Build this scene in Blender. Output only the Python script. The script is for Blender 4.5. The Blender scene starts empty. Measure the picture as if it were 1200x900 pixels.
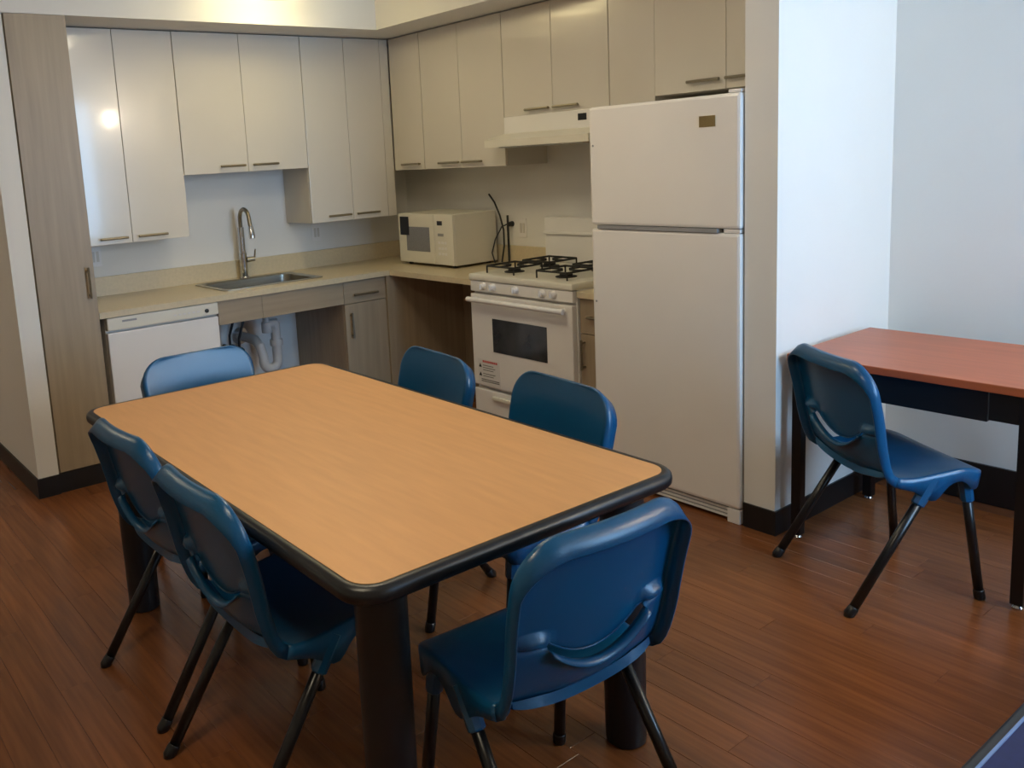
import bpy, bmesh, math, random
from mathutils import Vector, Matrix
random.seed(7)
SC = bpy.context.scene
COL = SC.collection
# ------------------------------------------------------------------ camera
cam_d = bpy.data.cameras.new('camera'); cam = bpy.data.objects.new('camera', cam_d); COL.objects.link(cam)
cr = Vector((0.79843208, -0.59937224, -0.05708878)); cu = Vector((0.14054474, 0.09333937, 0.98566472)); cf = Vector((0.58545144, 0.79500986, -0.15876376))
m = Matrix(((cr.x, cu.x, -cf.x), (cr.y, cu.y, -cf.y), (cr.z, cu.z, -cf.z)))
cam.matrix_world = Matrix.Translation((-3.7798, -5.1154, 1.5521)) @ m.to_4x4()
cam_d.sensor_width = 36.0; cam_d.lens = 1034.97 / 1200 * 36
cam_d.shift_x = (600 - 482.232) / 1200; cam_d.shift_y = (352.125 - 450) / 1200
cam_d.clip_start = 0.05
SC.camera = cam
# ------------------------------------------------------------------ world, daylight, exposure
w = bpy.data.worlds.new('world'); SC.world = w; w.use_nodes = True
bg = w.node_tree.nodes['Background']; bg.inputs[0].default_value = (0.62, 0.78, 1.0, 1); bg.inputs[1].default_value = 0.6
def area(name, loc, rot, sx, sy, power, col):
    l = bpy.data.lights.new(name, 'AREA'); l.shape = 'RECTANGLE'; l.size = sx; l.size_y = sy; l.energy = power; l.color = col
    o = bpy.data.objects.new(name, l); COL.objects.link(o); o.location = loc; o.rotation_euler = rot; return o
WIN = (-1.50, -0.45, 0.80, 2.46)          # window in the front wall, behind the camera
FY = -6.0
area('window_daylight', ((WIN[0] + WIN[1]) / 2, FY - 0.16, (WIN[2] + WIN[3]) / 2), (math.radians(90), 0, 0), 1.05, 1.66, 72, (0.36, 0.64, 1.0))
SC.view_settings.view_transform = 'Standard'; SC.view_settings.look = 'None'
SC.view_settings.exposure = 0.45; SC.view_settings.gamma = 1.0; SC.view_settings.use_curve_mapping = False
LAMP_K = 20.0                          # emission of the warm lamps

# ------------------------------------------------------------------ materials
def lin(c):
    return tuple((x / 255 / 12.92) if x / 255 <= 0.04045 else ((x / 255 + 0.055) / 1.055) ** 2.4 for x in c) + (1,)
def mat(name, rgb, rough=0.5, metal=0.0, var=0.06, scale=(6, 6, 6), detail=3, bump=0.0, bscale=None, coat=0.0, rnd=0.0, spec=0.5, emit=None, trans=0.0):
    """Principled material with noise-driven colour variation (and optional relief)."""
    M = bpy.data.materials.new(name); M.use_nodes = True
    nt = M.node_tree; N = nt.nodes; L = nt.links; b = N['Principled BSDF']
    b.inputs['Roughness'].default_value = rough; b.inputs['Metallic'].default_value = metal
    b.inputs['Specular IOR Level'].default_value = spec; b.inputs['Coat Weight'].default_value = coat
    b.inputs['Coat Roughness'].default_value = 0.06
    tc = N.new('ShaderNodeTexCoord'); mp = N.new('ShaderNodeMapping'); mp.inputs['Scale'].default_value = scale
    L.new(tc.outputs['Object'], mp.inputs['Vector'])
    nz = N.new('ShaderNodeTexNoise'); nz.inputs['Scale'].default_value = 1.0; nz.inputs['Detail'].default_value = detail
    L.new(mp.outputs[0], nz.inputs['Vector'])
    mx = N.new('ShaderNodeMix'); mx.data_type = 'RGBA'
    c = lin(rgb)
    mx.inputs[6].default_value = tuple(x * (1 - var) for x in c[:3]) + (1,)
    mx.inputs[7].default_value = tuple(min(1, x * (1 + var)) for x in c[:3]) + (1,)
    mr = N.new('ShaderNodeMapRange'); mr.inputs[1].default_value = 0.3; mr.inputs[2].default_value = 0.7
    L.new(nz.outputs[0], mr.inputs[0]); L.new(mr.outputs[0], mx.inputs[0])
    out = mx.outputs[2]
    if rnd:
        oi = N.new('ShaderNodeObjectInfo'); hs = N.new('ShaderNodeHueSaturation')
        m2 = N.new('ShaderNodeMapRange'); m2.inputs[3].default_value = 1 - rnd; m2.inputs[4].default_value = 1 + rnd
        L.new(oi.outputs['Random'], m2.inputs[0]); L.new(m2.outputs[0], hs.inputs['Value']); L.new(out, hs.inputs['Color']); out = hs.outputs[0]
    L.new(out, b.inputs['Base Color'])
    if bump:
        n2 = N.new('ShaderNodeTexNoise'); n2.inputs['Scale'].default_value = 1.0; n2.inputs['Detail'].default_value = 2
        mp2 = N.new('ShaderNodeMapping'); mp2.inputs['Scale'].default_value = bscale or scale
        L.new(tc.outputs['Object'], mp2.inputs[0]); L.new(mp2.outputs[0], n2.inputs['Vector'])
        bp = N.new('ShaderNodeBump'); bp.inputs['Strength'].default_value = bump; bp.inputs['Distance'].default_value = 0.01
        L.new(n2.outputs[0], bp.inputs['Height']); L.new(bp.outputs[0], b.inputs['Normal'])
    if emit:
        b.inputs['Emission Color'].default_value = emit[0]; b.inputs['Emission Strength'].default_value = emit[1]
    return M

M = {}
M['paint'] = mat('wall_paint', (229, 227, 221), 0.6, var=0.015, scale=(2, 2, 2), bump=0.03, bscale=(90, 90, 90))
M['ceil'] = mat('ceiling_paint', (232, 230, 222), 0.7, var=0.015, scale=(2, 2, 2))
M['lacquer'] = mat('white_lacquer', (214, 208, 196), 0.20, var=0.02, scale=(1.5, 1.5, 1.5), bump=0.05, bscale=(3, 3, 3), coat=0.35)
M['carcass'] = mat('cabinet_white', (205, 200, 190), 0.45, var=0.02)
M['taupe'] = mat('taupe_wood_laminate', (160, 143, 118), 0.42, var=0.10, scale=(40, 40, 2.0), detail=6)
M['taupe_h'] = mat('taupe_wood_laminate_side_grain', (160, 143, 118), 0.42, var=0.10, scale=(2.0, 40, 40), detail=6)
M['dark'] = mat('black_vinyl', (24, 23, 24), 0.4, var=0.15, scale=(8, 8, 8))
M['counter'] = mat('beige_solid_surface', (205, 190, 158), 0.32, var=0.05, scale=(60, 60, 60), detail=6)
M['appl'] = mat('white_enamel', (232, 229, 225), 0.28, var=0.015, scale=(3, 3, 3), coat=0.2)
M['fridge'] = mat('textured_white_enamel', (236, 232, 226), 0.33, var=0.015, scale=(3, 3, 3), bump=0.05, bscale=(260, 260, 260), coat=0.1)
M['cream'] = mat('cream_plastic', (222, 218, 203), 0.35, var=0.02)
M['grey'] = mat('grey_plastic', (150, 150, 150), 0.4, var=0.05)
M['greyglass'] = mat('grey_mesh_window', (128, 128, 132), 0.2, var=0.1, scale=(180, 180, 180))
M['blackglass'] = mat('dark_oven_glass', (52, 52, 52), 0.12, var=0.35, scale=(9, 9, 9), coat=0.3)
M['black'] = mat('black_plastic', (16, 16, 17), 0.35, var=0.15)
M['iron'] = mat('cast_iron', (22, 21, 20), 0.55, var=0.2, scale=(60, 60, 60))
M['steel'] = mat('brushed_steel', (176, 172, 160), 0.28, metal=0.95, var=0.08, scale=(3, 90, 90))
M['nickel'] = mat('brushed_nickel', (150, 142, 124), 0.34, metal=0.9, var=0.06, scale=(50, 50, 50))
M['chrome'] = mat('chrome', (205, 208, 212), 0.10, metal=1.0, var=0.02)
M['gold'] = mat('badge_gold', (140, 122, 84), 0.35, metal=0.6, var=0.08, scale=(200, 200, 200))
M['pvc'] = mat('white_pvc', (196, 196, 194), 0.4, var=0.04)
M['rubber'] = mat('black_rubber_cable', (40, 42, 44), 0.5, var=0.1)
M['tabletop'] = mat('oak_laminate', (204, 151, 97), 0.46, var=0.05, scale=(44, 5, 44), detail=7)
M['edge'] = mat('black_urethane_edge', (20, 21, 24), 0.36, var=0.1)
M['tleg'] = mat('black_leg_enamel', (22, 23, 27), 0.42, var=0.1)
M['cherry'] = mat('cherry_laminate', (172, 92, 56), 0.35, var=0.10, scale=(34, 2.5, 34), detail=7)
M['shell'] = mat('blue_polypropylene', (9, 76, 118), 0.28, var=0.05, scale=(5, 5, 5), bump=0.05, bscale=(320, 320, 320))
M['tube'] = mat('black_tube', (15, 15, 17), 0.3, var=0.1)
M['plank'] = mat('brown_oak_plank', (124, 74, 40), 0.27, var=0.26, scale=(42, 2.2, 10), detail=8, bump=0.04, bscale=(120, 6, 20), rnd=0.10, coat=0.0)
M['floorbase'] = mat('floor_underlay', (92, 54, 30), 0.5, var=0.2, scale=(30, 2, 10))
M['navy'] = mat('navy_laminate', (18, 32, 92), 0.5, var=0.12, scale=(60, 60, 60))
M['navyglint'] = mat('pale_blue_painted_glint', (120, 150, 205), 0.2, var=0.04)  # pale colour standing in for window glint on the low table edge
M['red'] = mat('red_print', (196, 44, 36), 0.5, var=0.05)
M['ink'] = mat('grey_print', (110, 108, 104), 0.5, var=0.05)
M['paper'] = mat('white_sticker', (222, 220, 216), 0.45, var=0.01)
M['bronze'] = mat('lamp_bronze', (96, 74, 50), 0.4, metal=0.5, var=0.08)
M['lampglow'] = mat('lamp_diffuser', (240, 225, 190), 0.5, var=0.01, emit=((1.0, 0.86, 0.62, 1), LAMP_K))
M['kitchenglow'] = mat('kitchen_lamp_diffuser', (240, 225, 190), 0.5, var=0.01, emit=((1.0, 0.83, 0.44, 1), 9.0))
M['diningglow'] = mat('dining_lamp_diffuser', (240, 225, 190), 0.5, var=0.01, emit=((1.0, 0.87, 0.64, 1), 19.5))
M['sconceglow'] = mat('sconce_diffuser', (240, 225, 190), 0.5, var=0.01, emit=((1.0, 0.84, 0.62, 1), 200.0))
g = bpy.data.materials.new('window_glass'); g.use_nodes = True
nt = g.node_tree; nt.nodes.clear()
o_ = nt.nodes.new('ShaderNodeOutputMaterial'); mxs = nt.nodes.new('ShaderNodeMixShader'); tr = nt.nodes.new('ShaderNodeBsdfTransparent'); gl = nt.nodes.new('ShaderNodeBsdfGlossy')
gl.inputs['Roughness'].default_value = 0.02; fr = nt.nodes.new('ShaderNodeFresnel'); fr.inputs[0].default_value = 1.45
nt.links.new(fr.outputs[0], mxs.inputs[0]); nt.links.new(tr.outputs[0], mxs.inputs[1]); nt.links.new(gl.outputs[0], mxs.inputs[2]); nt.links.new(mxs.outputs[0], o_.inputs[0])
M['glass'] = g

# ------------------------------------------------------------------ mesh helpers
def box(bm, x0, x1, y0, y1, z0, z1, bev=0.0, seg=2):
    if x0 > x1: x0, x1 = x1, x0
    if y0 > y1: y0, y1 = y1, y0
    if z0 > z1: z0, z1 = z1, z0
    r = bmesh.ops.create_cube(bm, size=1.0, matrix=Matrix.Translation(((x0 + x1) / 2, (y0 + y1) / 2, (z0 + z1) / 2)) @ Matrix.Diagonal((x1 - x0, y1 - y0, z1 - z0, 1)))
    if bev > 0:
        es = list({e for v in r['verts'] for e in v.link_edges})
        bmesh.ops.bevel(bm, geom=es, offset=min(bev, 0.45 * min(x1 - x0, y1 - y0, z1 - z0)), segments=seg, affect='EDGES', profile=0.6)
def tube(bm, pts, rad, n=10, caps=True):
    pts = [Vector(p) for p in pts]; rs = rad if isinstance(rad, (list, tuple)) else [rad] * len(pts)
    rings = []; ref = None
    for i, p in enumerate(pts):
        t = (pts[min(i + 1, len(pts) - 1)] - pts[max(i - 1, 0)]).normalized()
        if ref is None:
            ref = t.orthogonal().normalized()
        ref = (ref - t * ref.dot(t)).normalized(); q = t.cross(ref)
        rings.append([bm.verts.new(p + (ref * math.cos(2 * math.pi * k / n) + q * math.sin(2 * math.pi * k / n)) * rs[i]) for k in range(n)])
    for a, b in zip(rings, rings[1:]):
        for k in range(n):
            bm.faces.new((a[k], a[(k + 1) % n], b[(k + 1) % n], b[k]))
    if caps:
        bm.faces.new(rings[0][::-1]); bm.faces.new(rings[-1])
def lathe(bm, c, prof, n=24, axis='Z'):
    rings = []
    for r_, h in prof:
        ring = []
        for k in range(n):
            a = 2 * math.pi * k / n; p = (r_ * math.cos(a), r_ * math.sin(a), h)
            if axis == 'X': p = (p[2], p[0], p[1])
            if axis == 'Y': p = (p[0], p[2], p[1])
            ring.append(bm.verts.new(Vector(c) + Vector(p)))
        rings.append(ring)
    for a, b in zip(rings, rings[1:]):
        for k in range(n):
            bm.faces.new((a[k], a[(k + 1) % n], b[(k + 1) % n], b[k]))
    bm.faces.new(rings[0][::-1]); bm.faces.new(rings[-1])
def prism(bm, poly, lo, hi, axis='Z'):
    """Extrude a 2-D polygon along an axis. poly pairs: Z:(x,y) Y:(x,z) X:(y,z)."""
    def P(a, b, h):
        return (a, b, h) if axis == 'Z' else ((a, h, b) if axis == 'Y' else (h, a, b))
    A = [bm.verts.new(P(a, b, lo)) for a, b in poly]; B = [bm.verts.new(P(a, b, hi)) for a, b in poly]
    n = len(poly)
    bm.faces.new(A[::-1]); bm.faces.new(B)
    for i in range(n): bm.faces.new((A[i], A[(i + 1) % n], B[(i + 1) % n], B[i]))
def rrect(hx, hy, r, n=6):
    out = []
    for cx, cy, a0 in ((hx - r, hy - r, 0), (-hx + r, hy - r, 90), (-hx + r, -hy + r, 180), (hx - r, -hy + r, 270)):
        for k in range(n + 1):
            a = math.radians(a0 + 90 * k / n); out.append((cx + r * math.cos(a), cy + r * math.sin(a)))
    return out
def obj(name, bm, material, parent=None, smooth=False, fix=True):
    if fix: bmesh.ops.recalc_face_normals(bm, faces=bm.faces)
    me = bpy.data.meshes.new(name); bm.to_mesh(me); bm.free()
    if smooth:
        for p in me.polygons: p.use_smooth = True
        try: me.set_sharp_from_angle(angle=math.radians(40))
        except Exception: pass
    o = bpy.data.objects.new(name, me); COL.objects.link(o)
    me.materials.append(M[material])
    if parent: o.parent = parent; o.matrix_parent_inverse = Matrix.Identity(4)
    return o
def B(name, material, x0, x1, y0, y1, z0, z1, parent=None, bev=0.0):
    """A box part given in world coordinates (converted to the parent's frame)."""
    off = root_loc(parent); bm = bmesh.new()
    box(bm, x0 - off.x, x1 - off.x, y0 - off.y, y1 - off.y, z0 - off.z, z1 - off.z, bev)
    return obj(name, bm, material, parent)
def root_loc(p):
    v = Vector((0, 0, 0))
    while p is not None: v += p.location; p = p.parent
    return v
def T(name, material, pts, rad, parent=None, n=10):
    off = root_loc(parent); bm = bmesh.new(); tube(bm, [Vector(p) - off for p in pts], rad, n)
    return obj(name, bm, material, parent, True)
def Lz(name, material, c, prof, parent=None, n=24, axis='Z'):
    off = root_loc(parent); bm = bmesh.new(); lathe(bm, Vector(c) - off, prof, n, axis)
    return obj(name, bm, material, parent, True)
def thing(name, label, cat, loc, group=None, rotz=0.0):
    o = bpy.data.objects.new(name, None); COL.objects.link(o); o.location = loc; o.rotation_euler = (0, 0, rotz)
    o.empty_display_size = 0.1
    return tag(o, label, cat, group)
def tag(o, label, cat, group=None):
    o['label'] = label; o['category'] = cat
    if group: o['group'] = group
    return o
def struct(o, label=None, cat=None):
    o['kind'] = 'structure'
    if label: o['label'] = label
    if cat: o['category'] = cat
    return o

# ------------------------------------------------------------------ measured layout
CH = 0.872; CD = 0.641; UD = 0.332; H = 2.32; CEIL = 2.56
XT = -2.441; XL0 = -2.727; XW = -2.825; YT = -0.642
PX = -0.719; PY0 = -3.151; PY1 = -3.286; AX = 0.168; RX = AX
LX = -5.6; BY = 3.2

# ------------------------------------------------------------------ the setting
floor = struct(B('floor', 'floorbase', LX - .1, RX + .1, FY - .1, BY + .1, -0.12, -0.003), 'brown wood plank floor running under the whole kitchen', 'floor')
PW = 0.097; GAP = 0.0006
bmp = {}
def plank_mesh(length):
    key = round(length, 3)
    if key not in bmp:
        bm = bmesh.new(); wv = PW / 2 - GAP / 2; lv = length / 2 - GAP / 2; c = 0.0007
        top = [bm.verts.new(p) for p in ((-wv + c, -lv + c, 0), (wv - c, -lv + c, 0), (wv - c, lv - c, 0), (-wv + c, lv - c, 0))]
        mid = [bm.verts.new(p) for p in ((-wv, -lv, -c), (wv, -lv, -c), (wv, lv, -c), (-wv, lv, -c))]
        low = [bm.verts.new((v.co.x, v.co.y, -0.0032)) for v in mid]
        bm.faces.new(top); bm.faces.new(low[::-1])
        for i in range(4):
            j = (i + 1) % 4
            bm.faces.new((mid[i], mid[j], top[j], top[i])); bm.faces.new((low[i], low[j], mid[j], mid[i]))
        me = bpy.data.meshes.new('plank'); bm.to_mesh(me); bm.free(); me.materials.append(M['plank']); bmp[key] = me
    return bmp[key]
def lay(x, y0, y1):
    o = bpy.data.objects.new('plank', plank_mesh(y1 - y0)); COL.objects.link(o)
    o.parent = floor; o.location = (x, (y0 + y1) / 2, random.uniform(-0.0004, 0.0))
far_planks = []
x = -1.38 + PW / 2 - PW * 40; cols = []
while x < RX:
    cols.append(x); x += PW
for xc in cols:
    if xc - PW / 2 < LX or xc + PW / 2 > RX: continue
    y = FY - random.uniform(0, 1.15)
    while y < BY:
        y0, y1 = max(y, FY), min(y + 1.2, BY); y += 1.2
        if y1 - y0 < 0.05: continue
        cy = (y0 + y1) / 2
        near = -4.25 < xc < AX and y1 > -5.1 and y0 < -0.2 and not (xc > PX + .2 and y0 > PY1) and not (xc > -0.9 and y0 > -2.2) and not (y0 > -1.3 and xc > -2.7)
        if near: lay(xc, round(y0, 3), round(y1, 3))
        else: far_planks.append((xc, y0, y1))
bm = bmesh.new()
for xc, y0, y1 in far_planks: box(bm, xc - PW / 2 + GAP / 2, xc + PW / 2 - GAP / 2, y0 + GAP / 2, y1 - GAP / 2, -0.0032, -0.0002)
fp = obj('plank_field', bm, 'plank', floor); fp['kind'] = 'stuff'

struct(B('ceiling', 'ceil', LX - .1, RX + .1, FY - .1, BY + .1, CEIL, CEIL + .12))
struct(B('wall_back', 'paint', XL0, 0.1, 0.0, 0.1, 0, CEIL))
struct(B('wall_right', 'paint', 0.0, 0.1, PY0, 0.0, 0, CEIL))
struct(B('wall_partition', 'paint', PX, AX + .1, PY1, PY0, 0, CEIL))
struct(B('wall_alcove', 'paint', AX, AX + .1, FY, PY1, 0, CEIL))
struct(B('wall_left', 'paint', XW, XL0, YT, BY, 0, CEIL))
struct(B('wall_hall', 'paint', LX - .1, LX, FY, BY, 0, CEIL))
struct(B('wall_hall_end', 'paint', LX, XW, BY, BY + .1, 0, CEIL))
# front wall with its window
bm = bmesh.new()
box(bm, LX, WIN[0], FY - .1, FY, 0, CEIL); box(bm, WIN[1], RX, FY - .1, FY, 0, CEIL)
box(bm, WIN[0], WIN[1], FY - .1, FY, 0, WIN[2]); box(bm, WIN[0], WIN[1], FY - .1, FY, WIN[3], CEIL)
struct(obj('wall_front', bm, 'paint'))
win = thing('window_1', 'tall two-pane daylight window opposite the kitchen', 'window', ((WIN[0] + WIN[1]) / 2, FY, WIN[2])); win['kind'] = 'structure'
for a, b_ in ((WIN[0], WIN[0] + .05), ((WIN[0] + WIN[1]) / 2 - .025, (WIN[0] + WIN[1]) / 2 + .025), (WIN[1] - .05, WIN[1])):
    B('window_frame', 'appl', a, b_, FY - .07, FY + .01, WIN[2], WIN[3], win)
for a, b_ in ((WIN[2], WIN[2] + .05), (WIN[3] - .05, WIN[3])): B('window_frame', 'appl', WIN[0], WIN[1], FY - .07, FY + .01, a, b_, win)
B('window_sill', 'appl', WIN[0] - .05, WIN[1] + .05, FY - .02, FY + .08, WIN[2] - .03, WIN[2], win)
for a, b_ in ((WIN[0] + .05, (WIN[0] + WIN[1]) / 2 - .025), ((WIN[0] + WIN[1]) / 2 + .025, WIN[1] - .05)): B('pane', 'glass', a, b_, FY - .045, FY - .04, WIN[2] + .05, WIN[3] - .05, win)
# bulkhead over the cabinets (L-shaped)
bm = bmesh.new()
prism(bm, [(XW, YT), (-0.63, YT), (-0.63, PY0), (0, PY0), (0, 0), (XW, 0)], H, CEIL)
struct(obj('trim_1', bm, 'paint'), 'dropped bulkhead running above the upper cabinets', 'bulkhead')
# black baseboards
BBH = 0.10
struct(B('baseboard_left', 'dark', XW - .009, XL0 - .001, YT - .009, YT, 0, BBH))
struct(B('baseboard_hall', 'dark', XW - .009, XW, YT, BY, 0, BBH))
bm = bmesh.new(); box(bm, PX - .008, PX, PY1 - .008, PY0, 0, BBH); box(bm, PX, AX, PY1 - .008, PY1, 0, BBH)
struct(obj('baseboard_partition', bm, 'dark'))
struct(B('baseboard_alcove', 'dark', AX - .012, AX, FY, PY1 - .008, 0, .165))

# ------------------------------------------------------------------ cabinet pieces
def bar_handle(parent, a, b_, r_=0.0068, stand=0.024, axis='Y', mat_='nickel'):
    """bar between world points a and b_, standing off the face along -axis."""
    off = root_loc(parent); a = Vector(a) - off; b_ = Vector(b_) - off
    d = (b_ - a); n_ = Vector((0, -1, 0)) if axis == 'Y' else Vector((-1, 0, 0))
    bm = bmesh.new()
    tube(bm, [a + n_ * stand, b_ + n_ * stand], r_, 8)
    for f in (0.1, 0.9): tube(bm, [a + d * f, a + d * f + n_ * stand], r_ * .8, 8)
    return obj('handle', bm, mat_, parent, True)
def upper_unit(label, span, doors, zb, side, handle_spans, zh, zt=None, name='wall_cabinet', extra=None):
    """side 'Y': on the sink wall, span is x; side 'X': on the stove wall, span is y (descending)."""
    a, b_ = span; zt = zt or H - 0.006
    loc = ((a + b_) / 2, -UD / 2, zb) if side == 'Y' else (-UD / 2, (a + b_) / 2, zb)
    t = thing(name, label, 'cabinet', loc, 'white wall cabinets')
    th = 0.02; g_ = 0.0015
    lo, hi = min(a, b_), max(a, b_)
    if side == 'Y': B('body', 'carcass', lo + .0005, hi - .0005, -UD + th + .001, -0.001, zb, zt, t)
    else: B('body', 'carcass', -UD + th + .001, -0.001, lo + .0005, hi - .0005, zb, zt, t)
    for i, (d0, d1) in enumerate(doors):
        l2, h2 = min(d0, d1) + g_, max(d0, d1) - g_
        if side == 'Y': d = B('door', 'lacquer', l2, h2, -UD, -UD + th, zb, zt, t, 0.0015)
        else: d = B('door', 'lacquer', -UD, -UD + th, l2, h2, zb, zt, t, 0.0015)
        hs = handle_spans[i]
        if hs:
            if side == 'Y': bar_handle(d, (hs[0], -UD, zh), (hs[1], -UD, zh), axis='Y')
            else: bar_handle(d, (-UD, hs[0], zh), (-UD, hs[1], zh), axis='X')
    return t
ZB1, ZB2, ZS = 1.186, 1.53, 1.479
upper_unit('tall two-door white wall cabinet between taupe pantry and sink cabinet', (XT + .001, -1.793), [(-2.441, -2.122), (-2.122, -1.793)], ZB1, 'Y', [(-2.302, -2.152), (-2.093, -1.928)], 1.217)
upper_unit('short two-door white wall cabinet above the sink faucet', (-1.791, -0.987), [(-1.791, -1.39), (-1.39, -0.987)], ZB2, 'Y', [(-1.574, -1.418), (-1.368, -1.200)], 1.568)
upper_unit('tall two-door white wall cabinet in the corner left of microwave', (-0.985, -0.335), [(-0.985, -0.676), (-0.676, -0.402)], ZB1, 'Y', [(-0.873, -0.707), (-0.661, -0.486)], 1.222)
f_ = [o for o in COL.objects if o.name.startswith('wall_cabinet')][-1]
B('filler_strip', 'lacquer', -0.400, -0.335, -UD + .002, -UD + .02, ZB1, H - .006, f_)
upper_unit('narrow single-door white wall cabinet in corner above the microwave', (-0.338, -0.658), [(-0.338, -0.658)], ZS, 'X', [(-0.442, -0.63)], 1.514)
upper_unit('two-door white wall cabinet above counter between microwave and range hood', (-0.660, -1.404), [(-0.660, -1.026), (-1.026, -1.404)], ZS, 'X', [(-0.823, -1.012), (-1.043, -1.219)], 1.513)
upper_unit('short two-door white wall cabinet directly above the range hood', (-1.406, -2.162), [(-1.406, -1.78), (-1.78, -2.162)], 1.748, 'X', [(-1.592, -1.768), (-1.801, -1.974)], 1.775)
t = upper_unit('two-door white wall cabinet above the refrigerator', (-2.435, PY0 + .001), [(-2.435, -2.811), (-2.811, PY0 + .003)], 1.772, 'X', [(-2.626, -2.791), (-2.821, -2.985)], 1.816)
t = B('filler_panel', 'lacquer', -UD + .002, -0.001, -2.434, -2.164, 1.748, H - .006, None, .0015)
tag(t, 'plain white filler panel between hood cabinet and refrigerator cabinet', 'panel')

# tall pantry unit at the left end
pan = thing('pantry_cabinet', 'floor-to-bulkhead taupe wood pantry cabinet at left end of counter', 'cabinet', ((XL0 + XT) / 2, -0.32, 0))
B('body', 'taupe', XL0 + .006, XT - .004, YT + .02, -0.001, BBH, H - .001, pan)
pd = B('door', 'taupe', XL0 + .008, XT - .001, YT, YT + .0195, BBH + .004, H - .001, pan, .0015)
bar_handle(pd, (-2.476, YT, 0.955), (-2.476, YT, 1.11), 0.006, 0.024, 'Y')
B('toe_kick', 'dark', XL0 + .001, XT - .001, YT + .001, YT + .03, 0, BBH, pan)

# worktop, L-shaped, with a sink cut-out
SKX0, SKX1, SKY0, SKY1 = -1.675, -1.075, -0.505, -0.125
z0, z1 = CH - 0.032, CH
wt = thing('worktop', 'beige L-shaped worktop with backsplash around sink and microwave corner', 'worktop', (-1.2, -0.32, z0))
bm = bmesh.new(); ox, oy, oz = wt.location
def wb(x0, x1, y0, y1, za=z0, zb=z1): box(bm, x0 - ox, x1 - ox, y0 - oy, y1 - oy, za - oz, zb - oz)
wb(XT + .001, SKX0, -CD, 0); wb(SKX1, -CD, -CD, 0); wb(SKX0, SKX1, -CD, SKY0); wb(SKX0, SKX1, SKY1, 0); wb(-CD, 0, -1.428, 0)
obj('slab', bm, 'counter', wt)
B('backsplash', 'counter', XT + .001, -0.001, -0.019, -0.001, CH, 0.982, wt, .001)
B('backsplash', 'counter', -0.019, -0.001, -1.428, -0.020, CH, 0.982, wt, .001)
wt2 = thing('worktop', 'small beige worktop strip wedged between stove and refrigerator', 'worktop', (-0.32, -2.29, z0))
B('slab', 'counter', -CD, -0.001, -2.383, -2.197, z0, z1, wt2, .003)
B('backsplash', 'counter', -0.019, -0.001, -2.383, -2.197, CH, 0.982, wt2, .001)

# base units
def base_unit(label, name, x0, x1, front='Y'):
    pass
bc = thing('base_cabinet', 'taupe wood base cabinet with drawer and door right of the sink space', 'cabinet', (-0.82, -0.31, 0), 'taupe base cabinets')
B('body', 'taupe', -0.975, -0.665, -0.600, -0.001, 0.1, z0, bc)
B('toe_kick', 'dark', -0.975, -0.665, -0.55, -0.53, 0, 0.1, bc)
d = B('drawer', 'taupe_h', -0.973, -0.667, -0.62, -0.601, 0.701, z0 - .006, bc, .0015); bar_handle(d, (-0.914, -0.62, .752), (-0.737, -0.62, .752))
d = B('door', 'taupe', -0.973, -0.667, -0.62, -0.601, 0.104, 0.697, bc, .0015); bar_handle(d, (-0.935, -0.62, .49), (-0.935, -0.62, .645))
cp = thing('corner_panel', 'taupe wood panel closing the dark corner under the microwave counter', 'panel', (-0.33, -0.61, 0))
B('panel', 'taupe', -0.664, -0.002, -0.62, -0.601, 0.02, z0, cp); B('stile', 'taupe', -0.664, -0.60, -0.632, -0.6205, 0.02, z0, cp)
bp = tag(B('knee_space_panel', 'taupe', -0.04, -0.002, -1.428, -0.622, 0.0, z0), 'taupe wood back panel in knee space left of stove', 'panel')
nb = thing('base_cabinet', 'narrow taupe base cabinet squeezed between stove and refrigerator', 'cabinet', (-0.31, -2.29, 0), 'taupe base cabinets')
B('body', 'taupe', -0.600, -0.001, -2.383, -2.197, 0.1, z0, nb); B('toe_kick', 'dark', -0.55, -0.53, -2.383, -2.197, 0, .1, nb)
d = B('drawer', 'taupe', -0.62, -0.601, -2.381, -2.199, 0.665, z0 - .006, nb, .0015)
bar_handle(d, (-0.62, -2.26, .75), (-0.62, -2.35, .75), axis='X')
d = B('door', 'taupe', -0.62, -0.601, -2.381, -2.199, 0.104, 0.661, nb, .0015); bar_handle(d, (-0.62, -2.225, .485), (-0.62, -2.225, .635), .006, .026, 'X')
ap = thing('sink_apron', 'taupe wood apron boards under the worktop in front of sink', 'panel', (-1.384, -0.61, 0.705))
B('board', 'taupe_h', -1.792, -1.5225, -0.62, -0.600, 0.703, z0 - .003, ap, .001); B('board', 'taupe_h', -1.5215, -0.976, -0.62, -0.600, 0.703, z0 - .003, ap, .001)
B('cleat', 'taupe_h', -1.79, -0.977, -0.599, -0.56, 0.79, z0, ap)

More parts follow.
